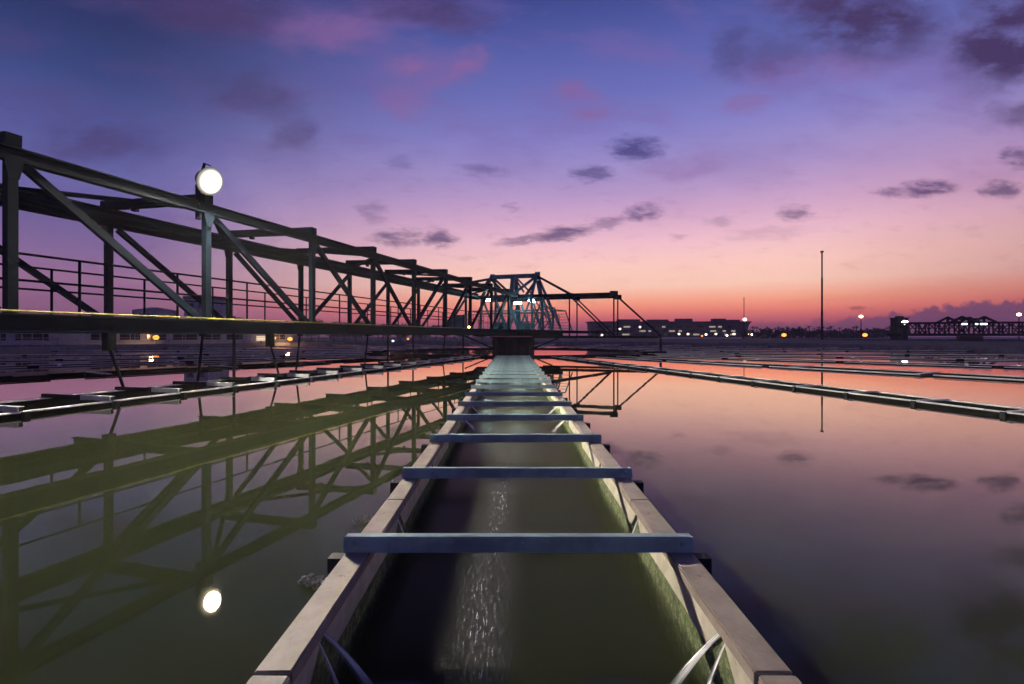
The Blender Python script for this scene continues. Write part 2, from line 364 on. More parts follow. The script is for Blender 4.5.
# ------------------------------------------------------------------ ground, tanks, water
CX, CY, RAD = 0.035, 32.8, 33.4
T2X, T2Y, T2R = 90.0, 92.0, 31.0
GZ = 0.30
def circle(cx, cy, r, z, n): return [(cx + r * math.cos(2 * math.pi * i / n), cy + r * math.sin(2 * math.pi * i / n), z) for i in range(n)]
def filled(name, outer, holes, m, depth=0.0):
    bm = bmesh.new()
    for loop in [outer] + holes:
        vs = [bm.verts.new(p) for p in loop]
        for i in range(len(vs)): bm.edges.new((vs[i], vs[(i + 1) % len(vs)]))
    bmesh.ops.triangle_fill(bm, use_beauty=True, use_dissolve=False, edges=bm.edges[:])
    bmesh.ops.recalc_face_normals(bm, faces=bm.faces)
    if sum(f.normal.z for f in bm.faces) < 0: bmesh.ops.reverse_faces(bm, faces=bm.faces)
    if depth:
        r_ = bmesh.ops.extrude_face_region(bm, geom=bm.faces[:], use_keep_orig=True)
        low = [v for v in r_['geom'] if isinstance(v, bmesh.types.BMVert)]
        bmesh.ops.translate(bm, verts=low, vec=(0, 0, -depth)); bmesh.ops.recalc_face_normals(bm, faces=bm.faces)
    me = bpy.data.meshes.new(name); bm.to_mesh(me); bm.free(); me.materials.append(m)
    o = bpy.data.objects.new(name, me); COL.objects.link(o); return o
gsq = [(-460, -460, GZ), (460, -460, GZ), (460, 460, GZ), (-460, 460, GZ)]
tag(filled('ground', gsq, [circle(CX, CY, RAD + 0.34, GZ, 128), circle(T2X, T2Y, T2R + 0.34, GZ, 96)], GROUND), kind='structure')
ANG = [0, -16, 15, -31.5, 31.5, -47, 47, -62.5, 62.5, -78, 78, -93.5, 93.5, -109, 109, -124.5, 124.5, -140, 140, -155.5, 155.5, -171, 171]
R_IN, R_OUT, HW = 8.6, 32.7, 0.77
def rect(phi):
    c, s = math.cos(R(phi)), math.sin(R(phi)); out = []
    h = HW * (.42 if phi == 15 else 1)
    for x, y in ((-h, -R_OUT), (h, -R_OUT), (h, -R_IN), (-h, -R_IN)): out.append((CX + x * c - y * s, CY + x * s + y * c, 0.0))
    return out
tag(filled('tank_water', circle(CX, CY, RAD + 0.02, 0.0, 128), [rect(a) for a in ANG], WATER, 1.2), kind='structure')
tag(filled('tank_water', circle(T2X, T2Y, T2R + 0.02, 0.0, 96), [], WATER, 1.2), kind='structure')
for c_ in ((CX, CY, RAD), (T2X, T2Y, T2R)): tag(MB().lathe((c_[0], c_[1], -1.45), [(c_[2] + .1, 0), (c_[2] + .1, .2)], 96).build('tank_floor', SLIME), kind='structure')
def ring(name, cx, cy, r, t, z0, z1, m, n=128):
    b = MB(); vs = []; fs = []
    for i in range(n):
        a = 2 * math.pi * i / n
        for rr, z in ((r, z0), (r, z1), (r + t, z1), (r + t, z0)): vs.append((cx + rr * math.cos(a), cy + rr * math.sin(a), z))
    for i in range(n):
        j = (i + 1) % n
        for k in range(4): fs.append((i * 4 + k, i * 4 + (k + 1) % 4, j * 4 + (k + 1) % 4, j * 4 + k))
    b.add(vs, fs); return b.build(name, m)
tag(ring('tank_wall', CX, CY, RAD, 0.36, -1.3, 0.36, CONC), 'low round concrete wall ringing the near settling tank', 'tank wall')
tag(ring('tank_wall', T2X, T2Y, T2R, 0.36, -1.3, 0.36, CONC, 96), 'low round concrete wall of the far tank under the distant truss bridge', 'tank wall')
tag(ring('feedwell_ring', CX, CY, 8.0, 0.12, -0.4, 0.10, DARKSTEEL, 72), 'dark steel baffle ring standing in the water round the central pier', 'baffle')

# ------------------------------------------------------------------ launder troughs
SP = 1.152; R0 = CY - 2.21; NB = 19
def crossbar_mesh():
    b = MB(); L = 0.81
    # upright plate leaning slightly back, with a thin top lip and a foot flange behind
    b.add([(-L, 0, .101), (L, 0, .101), (L, .016, .168), (-L, .016, .168), (-L, .010, .101), (L, .010, .101), (L, .026, .168), (-L, .026, .168)],
          [(0, 1, 2, 3), (7, 6, 5, 4), (3, 2, 6, 7), (0, 4, 5, 1), (1, 5, 6, 2), (0, 3, 7, 4)])
    b.box((-L + .004, .0272, .160), (L - .004, .06, .167))
    b.box((-L + .004, .0112, .1015), (L - .004, .07, .1085))
    for x in (-L + .05, L - .05):
        b.tube([(x, -.007, .136), (x, .014, .136)], .011, 6)
        b.lathe((x, .05, .1086), [(.012, 0), (.012, .010)], 6)
    for x in (-.31, .02, .37): b.tube([(x, .002, .14), (x, .014, .14)], .005, 6)
    return mm(b, 'crossbar', BAR)
def bracket_mesh():
    return mm(MB().box((-.045, -.03, -.035), (.045, .03, .035)).box((-.0455, -.012, -.09), (-.02, .012, -.0352)), 'bracket', DARKSTEEL)
def rim_mesh(L):
    b = MB(); h = L / 2 - .004; w = .0575
    bm = bmesh.new()
    for dy in (0,):
        bmesh.ops.create_cube(bm, size=1.0)
    for v in bm.verts: v.co = Vector((v.co.x * 2 * w, v.co.y * 2 * h, v.co.z * .05))
    bmesh.ops.bevel(bm, geom=bm.edges[:], offset=.006, segments=2, affect='EDGES')
    me = bpy.data.meshes.new('rim_segment'); bm.to_mesh(me); bm.free(); me.materials.append(RIM); return me
def plate_mesh(L, sgn):
    # weir plate between two V notches: long top edge, ends cut back towards the bottom
    rnd = random.Random(5); x0, x1 = (0, .012)
    prof = [(-L / 2 + .005, .05), (L / 2 - .005, .05), (L / 2 - .12, -.06)]
    for k in range(1, 8):
        t = k / 8; prof.append((L / 2 - .12 - t * (L - .24), -.06 + rnd.uniform(-.006, .004)))
    prof.append((-L / 2 + .12, -.06)); n = len(prof)
    b = MB(); vs = [(x0 * sgn, y, z) for y, z in prof] + [(-x1 * sgn, y, z) for y, z in prof]
    fs = [tuple(range(n)), tuple(range(2 * n - 1, n - 1, -1))] + [(i, (i + 1) % n, n + (i + 1) % n, n + i) for i in range(n)]
    b.add(vs, fs); return mm(b, 'weir_plate', PLATE)
SEG = 1.51
ME_BAR, ME_BRK, ME_RIM = crossbar_mesh(), bracket_mesh(), rim_mesh(SEG)
ME_PL = {s: plate_mesh(SP, s) for s in (-1, 1)}
def trough_wall_mesh():
    b = MB()
    for s in (-1, 1):
        a, c = sorted((s * .712, s * .75)); b.box((a, -R_OUT, -.7), (c, -R_IN, .0498))
    b.box((-.712, -R_IN - .002, -.7), (.712, -R_IN + .06, .0498)).box((-.75, -R_OUT, -.74), (.75, -R_IN, -.702)).box((-.712, -R_OUT - .06, -.7), (.712, -R_OUT + .002, .0498))
    o = MB()
    for s in (-1, 1):
        a, c = sorted((s * .7505, s * .788)); o.box((a, -R_OUT, -.7), (c, -R_IN, .0498))
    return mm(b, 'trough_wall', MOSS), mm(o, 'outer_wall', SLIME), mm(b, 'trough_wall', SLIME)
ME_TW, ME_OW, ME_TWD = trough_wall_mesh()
ME_LOW = mm(MB().box((-.80, -.05, .1015), (.80, .05, .125)), 'crossbar', GALV)
ME_HALF = mm(MB().box((-.79, -.004, .1015), (.79, .05, .165)), 'crossbar', DARKSTEEL)
ME_LITHALF = mm(MB().box((.14, -.03, .1025), (.81, -.0045, .168)).box((.14, -.03, .1685), (.81, .056, .174)), 'bar_lit_half', GALV)  # pale half of the left bars, their lit tone put into the colour
ME_STRAP = mm(MB().box((-.015, -.034, .1005), (.015, .060, .178)), 'strap', DARKSTEEL)
ME_RIMLIT = ME_RIM.copy(); ME_RIMLIT.materials.clear(); ME_RIMLIT.materials.append(WHITE)  # pale rim copy, the lamplight on its top put into the colour
ME_RIMLONG = mm(MB().box((-.0575, -R_OUT, .05), (.0575, -R_IN, .10)), 'rim', RIM)
ME_TWAT = None
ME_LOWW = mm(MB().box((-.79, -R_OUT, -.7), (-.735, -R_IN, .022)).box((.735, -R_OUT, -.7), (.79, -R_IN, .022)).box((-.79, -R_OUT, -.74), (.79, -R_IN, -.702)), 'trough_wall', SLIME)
def rim_piece(L, m): return mm(MB().box((-.05, -L / 2, .0225), (.05, L / 2, .05)), 'rim', m)
ME_RD, ME_RLIT = rim_piece(3.5, SLIME), rim_piece(4.2, WHITE)  # unlit and lit tones of the far rims put into black and white
def trough(phi, label, detail):
    t = thing('launder_trough', label, 'water trough', (CX, CY, 0), R(phi), 'radial troughs of the settling tank')
    if detail == 0:      # low troughs lying almost awash, their rims in separate lengths
        inst(ME_LOWW, 'trough_wall', t); t['low'] = 1; me, st = (ME_RD, 4.2) if phi == -31.5 else (ME_RLIT, 4.5)
        for s in (-1, 1):
            y = -R_OUT + 2.2 + random.uniform(0, 1.5)
            while y < -R_IN - 1: inst(me, 'rim', t, (s * .75, y, random.uniform(-.006, .012)), (random.uniform(-.004, .004), 0, 0)); y += st
        for n in range(1, NB, 3): inst(ME_LOW, 'crossbar', t, (0, -(R0 - SP * n), -.055))
        return t
    if phi == 15: t.scale = (.42, 1, 1)
    lo = 0 if phi == 0 else -.031
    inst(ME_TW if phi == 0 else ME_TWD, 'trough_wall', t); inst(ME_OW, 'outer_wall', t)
    for s in (-1, 1):
        y = -(CY - 2.935) - SEG / 2 - SEG   # joints at the rows the photo shows
        while y < -R_IN:
            inst(ME_RIM if phi == 0 else ME_RIMLIT, 'rim_segment', t, (s * .7475 + random.uniform(-.002, .002), y, .075 + random.uniform(-.002, .002) + lo * .5), (0, random.uniform(-.01, .01), 0), (1, 1, 1 if phi == 0 else .38)); y += SEG
    for n in range(-1, NB):
        r = R0 - SP * n
        if phi == 0: inst(ME_BAR, 'crossbar', t, (random.uniform(-.008, .008), -r, random.uniform(0, .002)), (random.uniform(-.03, .03), 0, random.uniform(-.006, .006)))
        elif phi == -16:
            inst(ME_HALF, 'crossbar', t, (0, -r, lo)); inst(ME_LITHALF, 'bar_lit_half', t, (0, -r, lo))
            for x in (.06, .10, .155): inst(ME_STRAP, 'strap', t, (x, -r, lo))
        else: inst(ME_LOW, 'crossbar', t, (0, -r, lo), (0, 0, 0), (1, .7, .9))
        for s in (-1, 1): inst(ME_BRK, 'bracket', t, (s * .848, -r + .05, .03), (0, 0, 0 if s > 0 else math.pi))
        if phi == 0:
            for s in (-1, 1): inst(ME_PL[s], 'weir_plate', t, (s * .7115, -r + .05, .0))
    return t
SIDE = ['', 'first', 'second', 'third', 'fourth', 'fifth', 'sixth', 'seventh', 'eighth', 'ninth', 'tenth', 'eleventh']
for i, a in enumerate(ANG):
    if a == 0:
        trough(a, 'long central trough with blue crossbars and beige rims running to the pier', 2)
    else:
        k = (i + 1) // 2; sd = 'left' if a < 0 else 'right'
        extra = ', under the steel bridge' if a == -16 else (', a pale line across the pink water' if a == 15 else '')
        trough(a, '%s launder trough %s of the central one%s' % (SIDE[k], sd, extra), 1 if a in (-16, 15) else 0)
# water inside every trough, a hand below the rim
b = MB()
for a in ANG:
    c, s = math.cos(R(a)), math.sin(R(a))
    h = .745 * (.42 if a == 15 else 1); q0 = []
    for z in (-.16, -.68):
        for x, y in ((-h, -R_OUT + .005), (h, -R_OUT + .005), (h, -R_IN - .02), (-h, -R_IN - .02)): q0.append((CX + x * c - y * s, CY + x * s + y * c, z))
    b.add(q0, [(0, 1, 2, 3), (7, 6, 5, 4), (0, 4, 5, 1), (1, 5, 6, 2), (2, 6, 7, 3), (3, 7, 4, 0)])
tag(b.build('trough_water', TWATER), kind='structure')

# jets of water falling through the V notches of the central trough
def jet(side, Y, w0, w1, reach, drop, seed, vy=-.03):
    """a long veil of water from one notch: a thin curved sheet that widens as it falls"""
    rnd = random.Random(seed); nu, nv = 14, 14; vs = []; fs = []; A = []
    ph = rnd.uniform(0, 6)
    for i in range(nv + 1):
        t = i / nv
        for j in range(nu + 1):
            q = j / nu - .5; w = w0 + (w1 - w0) * t
            rip = .004 * math.sin(q * 17 + ph) * t + .002 * math.sin(q * 41 + ph * 2)
            vs.append((CX + side * (.705 - reach * t * (1 + .10 * q) ) + rip, Y + q * w + vy * t, .05 - drop * (.72 * t + .28 * t * t) + rip - .03 * q * q * t))
            A.append((q + .5, t))
    for i in range(nv):
        for j in range(nu): fs.append((i * (nu + 1) + j, i * (nu + 1) + j + 1, (i + 1) * (nu + 1) + j + 1, (i + 1) * (nu + 1) + j))
    b = MB().add(vs, fs); o = b.build('water_jet', JET, smooth=True)
    at_ = o.data.attributes.new('flow', 'FLOAT_VECTOR', 'POINT')
    for k, (q, t) in enumerate(A): at_.data[k].vector = (q, t, seed)
    return tag(o, kind='stuff')
jet(1, 1.70, .030, .050, .20, .20, 1, -.03); jet(1, 1.655, .014, .030, .12, .20, 5, -.06)
jet(-1, 1.70, .022, .05, .20, .20, 2, -.03); jet(-1, 1.655, .012, .03, .12, .20, 6, -.06)
for q, Y in enumerate((2.79, 6.25, 7.4)):
    for s in (-1, 1): jet(s, Y, .02 if q == 0 else .10, .03 if q == 0 else .22, .08 if q == 0 else .22, .2, 10 + q * 2 + s)

# dried scum clinging to the outside of the left rim
def clump(loc, seed, label):
    rnd = random.Random(seed); b = MB()
    for k in range(46):
        o = len(b.v); b.ball((loc[0] + rnd.gauss(0, .032) , loc[1] + rnd.gauss(0, .022), loc[2] + rnd.uniform(-.012, .012)), rnd.uniform(.004, .014), 6, .6)
        for q in range(o, len(b.v)): v = b.v[q]; b.v[q] = (v[0] + rnd.uniform(-.003, .003), v[1] + rnd.uniform(-.003, .003), v[2] + rnd.uniform(-.003, .003))
    return tag(b.build('scum_clump', MUCK), label, 'scum')
clump((-.86, 2.83, .02), 3, 'pale dried scum clump outside the left rim, just beyond the nearest crossbar')
clump((-.86, 2.11, .02), 4, 'grey scum clump on the left rim beside the nearest bracket stub')

# ------------------------------------------------------------------ scraper bridge (one rotating structure)
X0, TN = -9.2, 0.308
UX, UY = 0.294, 0.956                 # direction of the bridge (away from the camera)
DZ, CHZ = 1.43, 3.68                  # deck level, top chord level
def B(Y, s, z): return Vector((X0 + TN * Y - UY * s, Y + UX * s, z))
br = thing('scraper_bridge', 'blue grey steel truss bridge with walkway, central tower and short right arm', 'bridge', (0, 0, 0))
PY = [1.2, 3.95, 6.8, 9.74, 12.7, 15.4, 17.95, 20.6, 23.3, 26.2, 29.2]
WD = 2.8
YS, YE = 0.6, 31.2
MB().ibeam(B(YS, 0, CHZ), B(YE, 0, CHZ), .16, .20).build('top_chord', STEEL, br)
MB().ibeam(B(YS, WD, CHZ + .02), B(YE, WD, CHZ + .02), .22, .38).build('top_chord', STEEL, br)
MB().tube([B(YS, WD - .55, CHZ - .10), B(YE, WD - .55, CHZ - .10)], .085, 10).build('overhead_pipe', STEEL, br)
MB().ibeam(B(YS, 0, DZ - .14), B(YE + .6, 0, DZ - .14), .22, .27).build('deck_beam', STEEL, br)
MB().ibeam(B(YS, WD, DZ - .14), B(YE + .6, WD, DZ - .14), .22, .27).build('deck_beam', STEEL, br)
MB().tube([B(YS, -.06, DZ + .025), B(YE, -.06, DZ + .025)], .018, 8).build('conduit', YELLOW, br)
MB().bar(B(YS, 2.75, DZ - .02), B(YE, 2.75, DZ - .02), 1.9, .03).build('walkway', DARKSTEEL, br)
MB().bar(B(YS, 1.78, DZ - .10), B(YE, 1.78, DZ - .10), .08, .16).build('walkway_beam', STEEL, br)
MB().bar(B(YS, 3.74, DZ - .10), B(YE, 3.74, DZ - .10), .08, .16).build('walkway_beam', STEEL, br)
zt, zb = CHZ - .10, DZ
for i, Y in enumerate(PY):
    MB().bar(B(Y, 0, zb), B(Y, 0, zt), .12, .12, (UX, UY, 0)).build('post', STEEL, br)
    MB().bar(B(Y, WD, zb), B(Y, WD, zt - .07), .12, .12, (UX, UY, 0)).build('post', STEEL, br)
    # top cross beam sits on both chords; its end shows above the near chord
    MB().bar(B(Y, -.07, CHZ + .195), B(Y, WD + .12, CHZ + .29), .19, .17).build('cross_beam', STEEL, br)
    MB().box((-.05, -.05, 0), (.05, .05, .09)).build('beam_seat', STEEL, br, None).location = B(Y, 2.0, CHZ + .10)
    MB().ibeam(B(Y, .12, DZ - .15), B(Y, 3.9, DZ - .15), .12, .18).build('floor_beam', STEEL, br)
    for s in (0, WD):
        c = B(Y, s - .075 if s == 0 else s + .07, 0); d = Vector((UX, UY, 0)) * .12
        for z0, z1 in ((zt + .02, zt - .26),):
            g_ = MB(); o_ = Vector((UY, -UX, 0)) * .006
            q = [c - d, c + d]; vs = []
            for k in (-1, 1):
                vs += [q[0] + o_ * k + Vector((0, 0, z0)), q[1] + o_ * k + Vector((0, 0, z0)), q[1] * .75 + q[0] * .25 + o_ * k + Vector((0, 0, z1)), q[0] * .75 + q[1] * .25 + o_ * k + Vector((0, 0, z1))]
            g_.add(vs, [(0, 1, 2, 3), (7, 6, 5, 4), (0, 4, 5, 1), (1, 5, 6, 2), (2, 6, 7, 3), (3, 7, 4, 0)]).build('gusset', STEEL, br)
for i in range(len(PY) - 1):
    Ya, Yb = PY[i], PY[i + 1]
    if i < 6:   # near truss falls away from the camera, then the slope turns round
        MB().bar(B(Ya + .15, .05, zt), B(Yb - .12, .05, zb + .02), .09, .12).build('brace', STEEL, br)
    else:
        MB().bar(B(Ya + .12, .05, zb + .02), B(Yb - .12, .05, zt), .09, .12).build('brace', STEEL, br)
    if i < 5:
        MB().bar(B(Ya + .15, WD - .05, zt - .12), B(Yb - .12, WD - .05, zb + .02), .09, .11).build('brace', STEEL, br)
    else:
        MB().bar(B(Ya + .12, WD - .05, zb + .02), B(Yb - .12, WD - .05, zt - .12), .09, .11).build('brace', STEEL, br)
    # flat plan bracing between the chords
    a_, b_ = (0.1, WD - .1) if i % 2 else (WD - .1, .1)
    MB().bar(B(Ya + .2, a_, CHZ - .02), B(Yb - .2, b_, CHZ - .02), .09, .07).build('plan_brace', STEEL, br)
for s in (1.80, 3.72):
    for z in (DZ + 1.1, DZ + .64):
        MB().tube([B(YS, s, z), B(YE - 1.5, s, z)], .022, 8).build('handrail', STEEL, br)
    k = 0; Y = 1.2 + (.6 if s > 3 else 0)
    while Y < YE - 1.5:
        MB().tube([B(Y, s, DZ), B(Y, s, DZ + 1.1)], .024, 8).build('rail_post', STEEL, br); Y += 1.86
# pipes and rods hanging into the water below the deck
for (px, s, kind) in ((109, 1.45, 0), (203, 1.45, 1), (234, 1.45, 2), (270, 1.3, 0), (300, 1.45, 1), (368, 1.45, 1), (388, .9, 2), (413, 1.3, 2), (445, 1.3, 1), (463, 1.0, 2)):
    x0s = X0 - UY * s - TN * UX * s
    Y = F * (-x0s) / (512 + F * TN - px) - UX * s
    b = MB(); ln = random.Random(px)
    top = B(Y, s, DZ - .2); bot = B(Y, s, -.5); d = Vector((UX, UY, 0))
    if kind == 0:
        b.bar(top, top + Vector((0, 0, -.42)), .16, .16, (UX, UY, 0))
        b.tube([top + Vector((.02, 0, -.4)), top + d * .10 + Vector((.06, 0, -.8)), bot + d * .22 + Vector((.12, 0, .35)), bot + d * .10], .028, 8)
    elif kind == 1:
        b.tube([top, top + Vector((-.02, 0, -.25)), bot + Vector((-.18, 0, 0))], .03, 8)
        b.box(tuple(top - Vector((.06, .06, .14))), tuple(top + Vector((.06, .06, 0))))
    else:
        b.tube([top, bot], .035, 8)
    b.build('hanging_rod', DARKSTEEL, br)

# tower over the pier and the short arm to the right
TC = Vector((0.4, 32.8, 0)); UA = Vector((.956, -.294, 0)); UU = Vector((UX, UY, 0))
def T(a, u, z): return TC + UA * a + UU * u + Vector((0, 0, z))
TA, TU, TZ = 1.42, 1.45, 5.18
TL, TR, TT = -1.80, 1.36, .34       # ends of the ridge frame and half its depth
for k in (-1, 1):
    u, v = k * TU, k * TT
    MB().ibeam(T(TL - .1, v, TZ), T(TR + .12, v, TZ), .14, .20).build('ridge_beam', TEAL, br)
    MB().bar(T(-.25, u * .9, DZ), T(-.25, v, TZ - .1), .26, .20, (UX, UY, 0)).build('tower_post', TEAL, br)
    for a, b_ in ((TL, TL - .35), (TR, TR + .05)):
        MB().bar(T(a, v, TZ - .08), T(b_ * .96, u, CHZ), .16, .16, (UX, UY, 0)).build('tower_leg', TEAL, br)
        MB().bar(T(b_ * .96, u, CHZ - .01), T(b_ * 1.02, u, DZ), .15, .15, (UX, UY, 0)).build('tower_leg', TEAL, br)
    MB().bar(T(TR - .05, v, TZ - .14), T(.0, u, CHZ + .08), .12, .17).build('tower_brace', TEAL, br)
    MB().bar(T(TL + .05, v, TZ - .14), T(-.55, u, CHZ + .08), .10, .13).build('tower_brace', TEAL, br)
    MB().bar(T(-.1, v, TZ - .16), T(.75, u * .8, CHZ + .3), .08, .10).build('tower_brace', TEAL, br)
    for a0, a1 in ((-2.0, -1.15), (-.35, -1.1), (-.2, .45), (1.3, .5), (-1.15, -.4), (.5, 1.3)):
        MB().bar(T(a0, u, CHZ - .12), T(a1, u, DZ + .03), .09, .11).build('tower_brace', TEAL, br)
    # legs fanning out to the right
    MB().bar(T(TR, v, TZ - .08), T(2.75, u, DZ + .03), .12, .12).build('hip_leg', TEAL, br)
    MB().bar(T(TR, v, TZ - .12), T(2.05, u, CHZ - .9), .09, .09).build('hip_leg', TEAL, br)
    MB().bar(T(2.05, u, CHZ - .9), T(2.15, u, DZ), .09, .09, (1, 0, 0)).build('hip_leg', TEAL, br)
    MB().bar(T(1.4, u, CHZ - .9), T(2.3, u, CHZ - .9), .07, .08).build('tower_brace', TEAL, br)
    MB().bar(T(1.4, u, DZ + .1), T(2.3, u, CHZ - 1.0), .06, .07).build('tower_brace', TEAL, br)
    MB().bar(T(1.5, u, CHZ - .2), T(2.6, u, DZ + .6), .06, .07).build('tower_brace', TEAL, br)
    MB().ibeam(T(-3.0, u, CHZ), T(TA + .1, u, CHZ), .16, .24).build('tower_beam', TEAL, br)
    MB().bar(T(-3.0, u, 2.75), T(1.5, u, 2.75), .06, .09).build('tower_beam', TEAL, br)
    for z in (DZ + 1.1, DZ + .6):
        MB().tube([T(-3.4, u - .12, z), T(2.6, u - .12, z)], .024, 6).build('handrail', TEAL, br)
    for n_ in range(9): MB().tube([T(-3.4 + n_ * .75, u - .12, DZ), T(-3.4 + n_ * .75, u - .12, DZ + 1.1)], .022, 6).build('rail_post', TEAL, br)
for a in (TL, -.25, TR):
    MB().ibeam(T(a, -TT + .08, TZ - .012), T(a, TT - .08, TZ - .012), .14, .18).build('ridge_tie', TEAL, br)
for a in (-2.1, -.25, TR):
    MB().ibeam(T(a, -TU + .1, CHZ - .012), T(a, TU - .1, CHZ - .012), .14, .18).build('tower_beam', TEAL, br)
    MB().bar(T(a, -TU + .1, CHZ - .1), T(a, TU - .1, DZ + .1), .07, .09).build('tower_brace', TEAL, br)
MB().box((-.17, -.5, -.12), (.17, .5, .14)).build('node_block', TEAL, br, None).location = T(TR, 0, TZ + .05)
br.children[-1].rotation_euler = (0, 0, math.atan2(-.294, .956))
MB().box((-.15, -.46, -.12), (.15, .46, .12)).build('node_block', TEAL, br, None).location = T(TL, 0, TZ + .03)
br.children[-1].rotation_euler = (0, 0, math.atan2(-.294, .956))
# left slopes from the ridge down to the bridge chords
MB().bar(T(TL, -TT, TZ - .03), B(25.6, .1, CHZ + .12), .13, .15).build('tower_strut', STEEL, br)
MB().bar(T(TL, TT, TZ - .03), B(26.3, WD - .1, CHZ + .2), .13, .15).build('tower_strut', STEEL, br)
MB().bar(T(TL - .1, -TT, TZ - .1), B(28.3, .1, CHZ + .1), .10, .12).build('tower_strut', STEEL, br)
MB().bar(T(-TA - .2, -TU - .35, DZ - .03), T(TA + 1.3, -TU - .35, DZ - .03), .9, .05).build('tower_floor', DARKSTEEL, br)
MB().box((-2.9, -1.7, 0), (2.9, 1.7, .30)).build('tower_base', DARKSTEEL, br).location = T(0, 0, DZ - .34)
br.children[-1].rotation_euler = (0, 0, math.atan2(-.294, .956))
# smaller side frame with ladder on the right flank of the tower
for u in (-TU - .5, TU + .3):
    MB().bar(T(2.05, u, DZ), T(2.15, u, 2.95), .09, .09, (UX, UY, 0)).build('side_frame_post', TEAL, br)
    MB().bar(T(2.15, u, 2.95), T(2.95, u, 2.85), .09, .09).build('side_frame_beam', TEAL, br)
    MB().bar(T(2.95, u, 2.88), T(3.45, u, DZ), .08, .08).build('side_frame_leg', TEAL, br)
    MB().bar(T(2.15, u, 2.9), T(2.75, u, DZ), .06, .06).build('side_frame_leg', TEAL, br)
    for k in range(7):
        z = DZ + .2 + k * .2
        MB().bar(T(2.08, u, z), T(2.95 + (2.88 - z) * .34, u, z), .03, .03).build('side_frame_rung', TEAL, br)
AE, AT = 5.15, 7.9
for u, ex in ((-TU, 0), (TU, .06)):
    MB().ibeam(T(TA, u, CHZ + ex), T(TA + AE, u, CHZ + ex), .16, .20).build('arm_chord', STEEL, br)
    MB().bar(T(TA, u, 1.04), T(TA + AT, u, 1.04), .14, .16).build('arm_deck_beam', DARKSTEEL, br)
    MB().bar(T(TR + .05, u * .25, TZ - .06), T(TA + 2.4, u, CHZ + .08), .11, .12).build('arm_stay', STEEL, br)
    for t_ in (2.4, AE): MB().tube([T(TA + t_, u, 1.12), T(TA + t_, u, CHZ - .1)], .045, 8).build('arm_post', STEEL, br)
    MB().bar(T(TA + 2.45, u, CHZ - .08), T(TA + AE - .2, u, 1.12), .08, .09).build('arm_brace', STEEL, br)
    MB().box((-.22, -.16, -.14), (.22, .16, .16)).build('node_block', STEEL, br).location = T(TA + AE, u, CHZ + .02)
    MB().box((-.2, -.14, -.12), (.2, .14, .12)).build('node_block', STEEL, br).location = T(TA + 2.4, u, CHZ - .0)
MB().bar(T(TA + AE + .1, TU, CHZ - .05), T(TA + AT, TU - .6, 1.12), .10, .11).build('arm_brace', STEEL, br)
MB().bar(T(TA + AT, -TU + .08, 1.04), T(TA + AT, TU - .08, 1.04), .14, .16).build('arm_end_beam', DARKSTEEL, br)
MB().bar(T(TA + AE, -TU + .1, CHZ), T(TA + AE, TU - .1, CHZ), .12, .16).build('arm_cross_beam', STEEL, br)
MB().bar(T(TA + 2.4, -TU + .1, CHZ), T(TA + 2.4, TU - .1, CHZ), .12, .16).build('arm_cross_beam', STEEL, br)
MB().bar(T(TA + AT, -.4, 1.12), T(TA + AT, -.4, -.4), .12, .12, (1, 0, 0)).build('skimmer_post', DARKSTEEL, br)
MB().bar(T(TA + AT - .35, -.4, .08), T(TA + AT + .35, -.4, .08), .22, .18).build('skimmer_blade', DARKSTEEL, br)
# struts from the deck down to the pier on both sides
for s in (-1, 1): MB().bar(T(s * 1.3, -1.2, .25), T(s * 3.4, -1.2, 1.1), .08, .08).build('knee_strut', STEEL, br)
# drive machinery standing on the tower floor
def drive(a, u, label, w, flip):
    t = thing('drive_unit', label, 'motor', T(a, u, DZ + .0), math.atan2(-.294, .956))
    MB().box((-w / 2, -.3, 0), (w / 2, .3, .12)).build('base_plate', DARKSTEEL, t)
    MB().box((-w / 2 + .08, -.24, .12), (-w / 2 + .5, .24, .58)).build('gearbox', TEAL, t)
    MB().tube([(-w / 2 + .5, 0, .36), (w / 2 - .06, 0, .36)], .19, 14).build('motor', TEAL, t)
    for k in range(5): MB().tube([(-.05 + k * .1, 0, .36), (-.03 + k * .1, 0, .36)], .215, 14).build('cooling_fin', TEAL, t)
drive(-.75, -.9, 'blue drive motor and gearbox on the tower floor, left of the tower post', 1.2, 1)
drive(.85, -.7, 'blue drive motor and gearbox on the tower floor, right of the tower post', 1.1, -1)
cb = thing('control_cabinet', 'dark control cabinet standing on the bridge deck before the tower', 'cabinet', B(26.6, 2.1, DZ), -R(17))
MB().box((-.4, -.25, 0), (.4, .25, .85)).build('cabinet_body', DARKSTEEL, cb)
MB().box((-.36, -.262, .06), (-.01, -.2502, .8)).build('door', TEAL, cb); MB().box((.01, -.262, .06), (.36, -.2502, .8)).build('door', TEAL, cb)

# concrete pier in the middle of the tank
pr = thing('tank_pier', 'dark concrete pier in the tank carrying the tower of the bridge', 'pier', tuple(T(-.32, 0, -.6)), math.atan2(-.294, .956))
MB().lathe((0, 0, 0), [(1.42, 0), (1.42, 1.55)], 28).build('column', PIER, pr)
MB().lathe((0, 0, 1.55), [(1.58, 0), (1.58, .12)], 28).build('column_cap', PIER, pr)
for k in range(12):
    a = 2 * math.pi * k / 12
    MB().box((-.05, -.03, .1), (.05, .03, 1.5)).build('rib', PIER, pr).location = (1.44 * math.cos(a), 1.44 * math.sin(a), 0)
    pr.children[-1].rotation_euler = (0, 0, a + math.pi / 2)

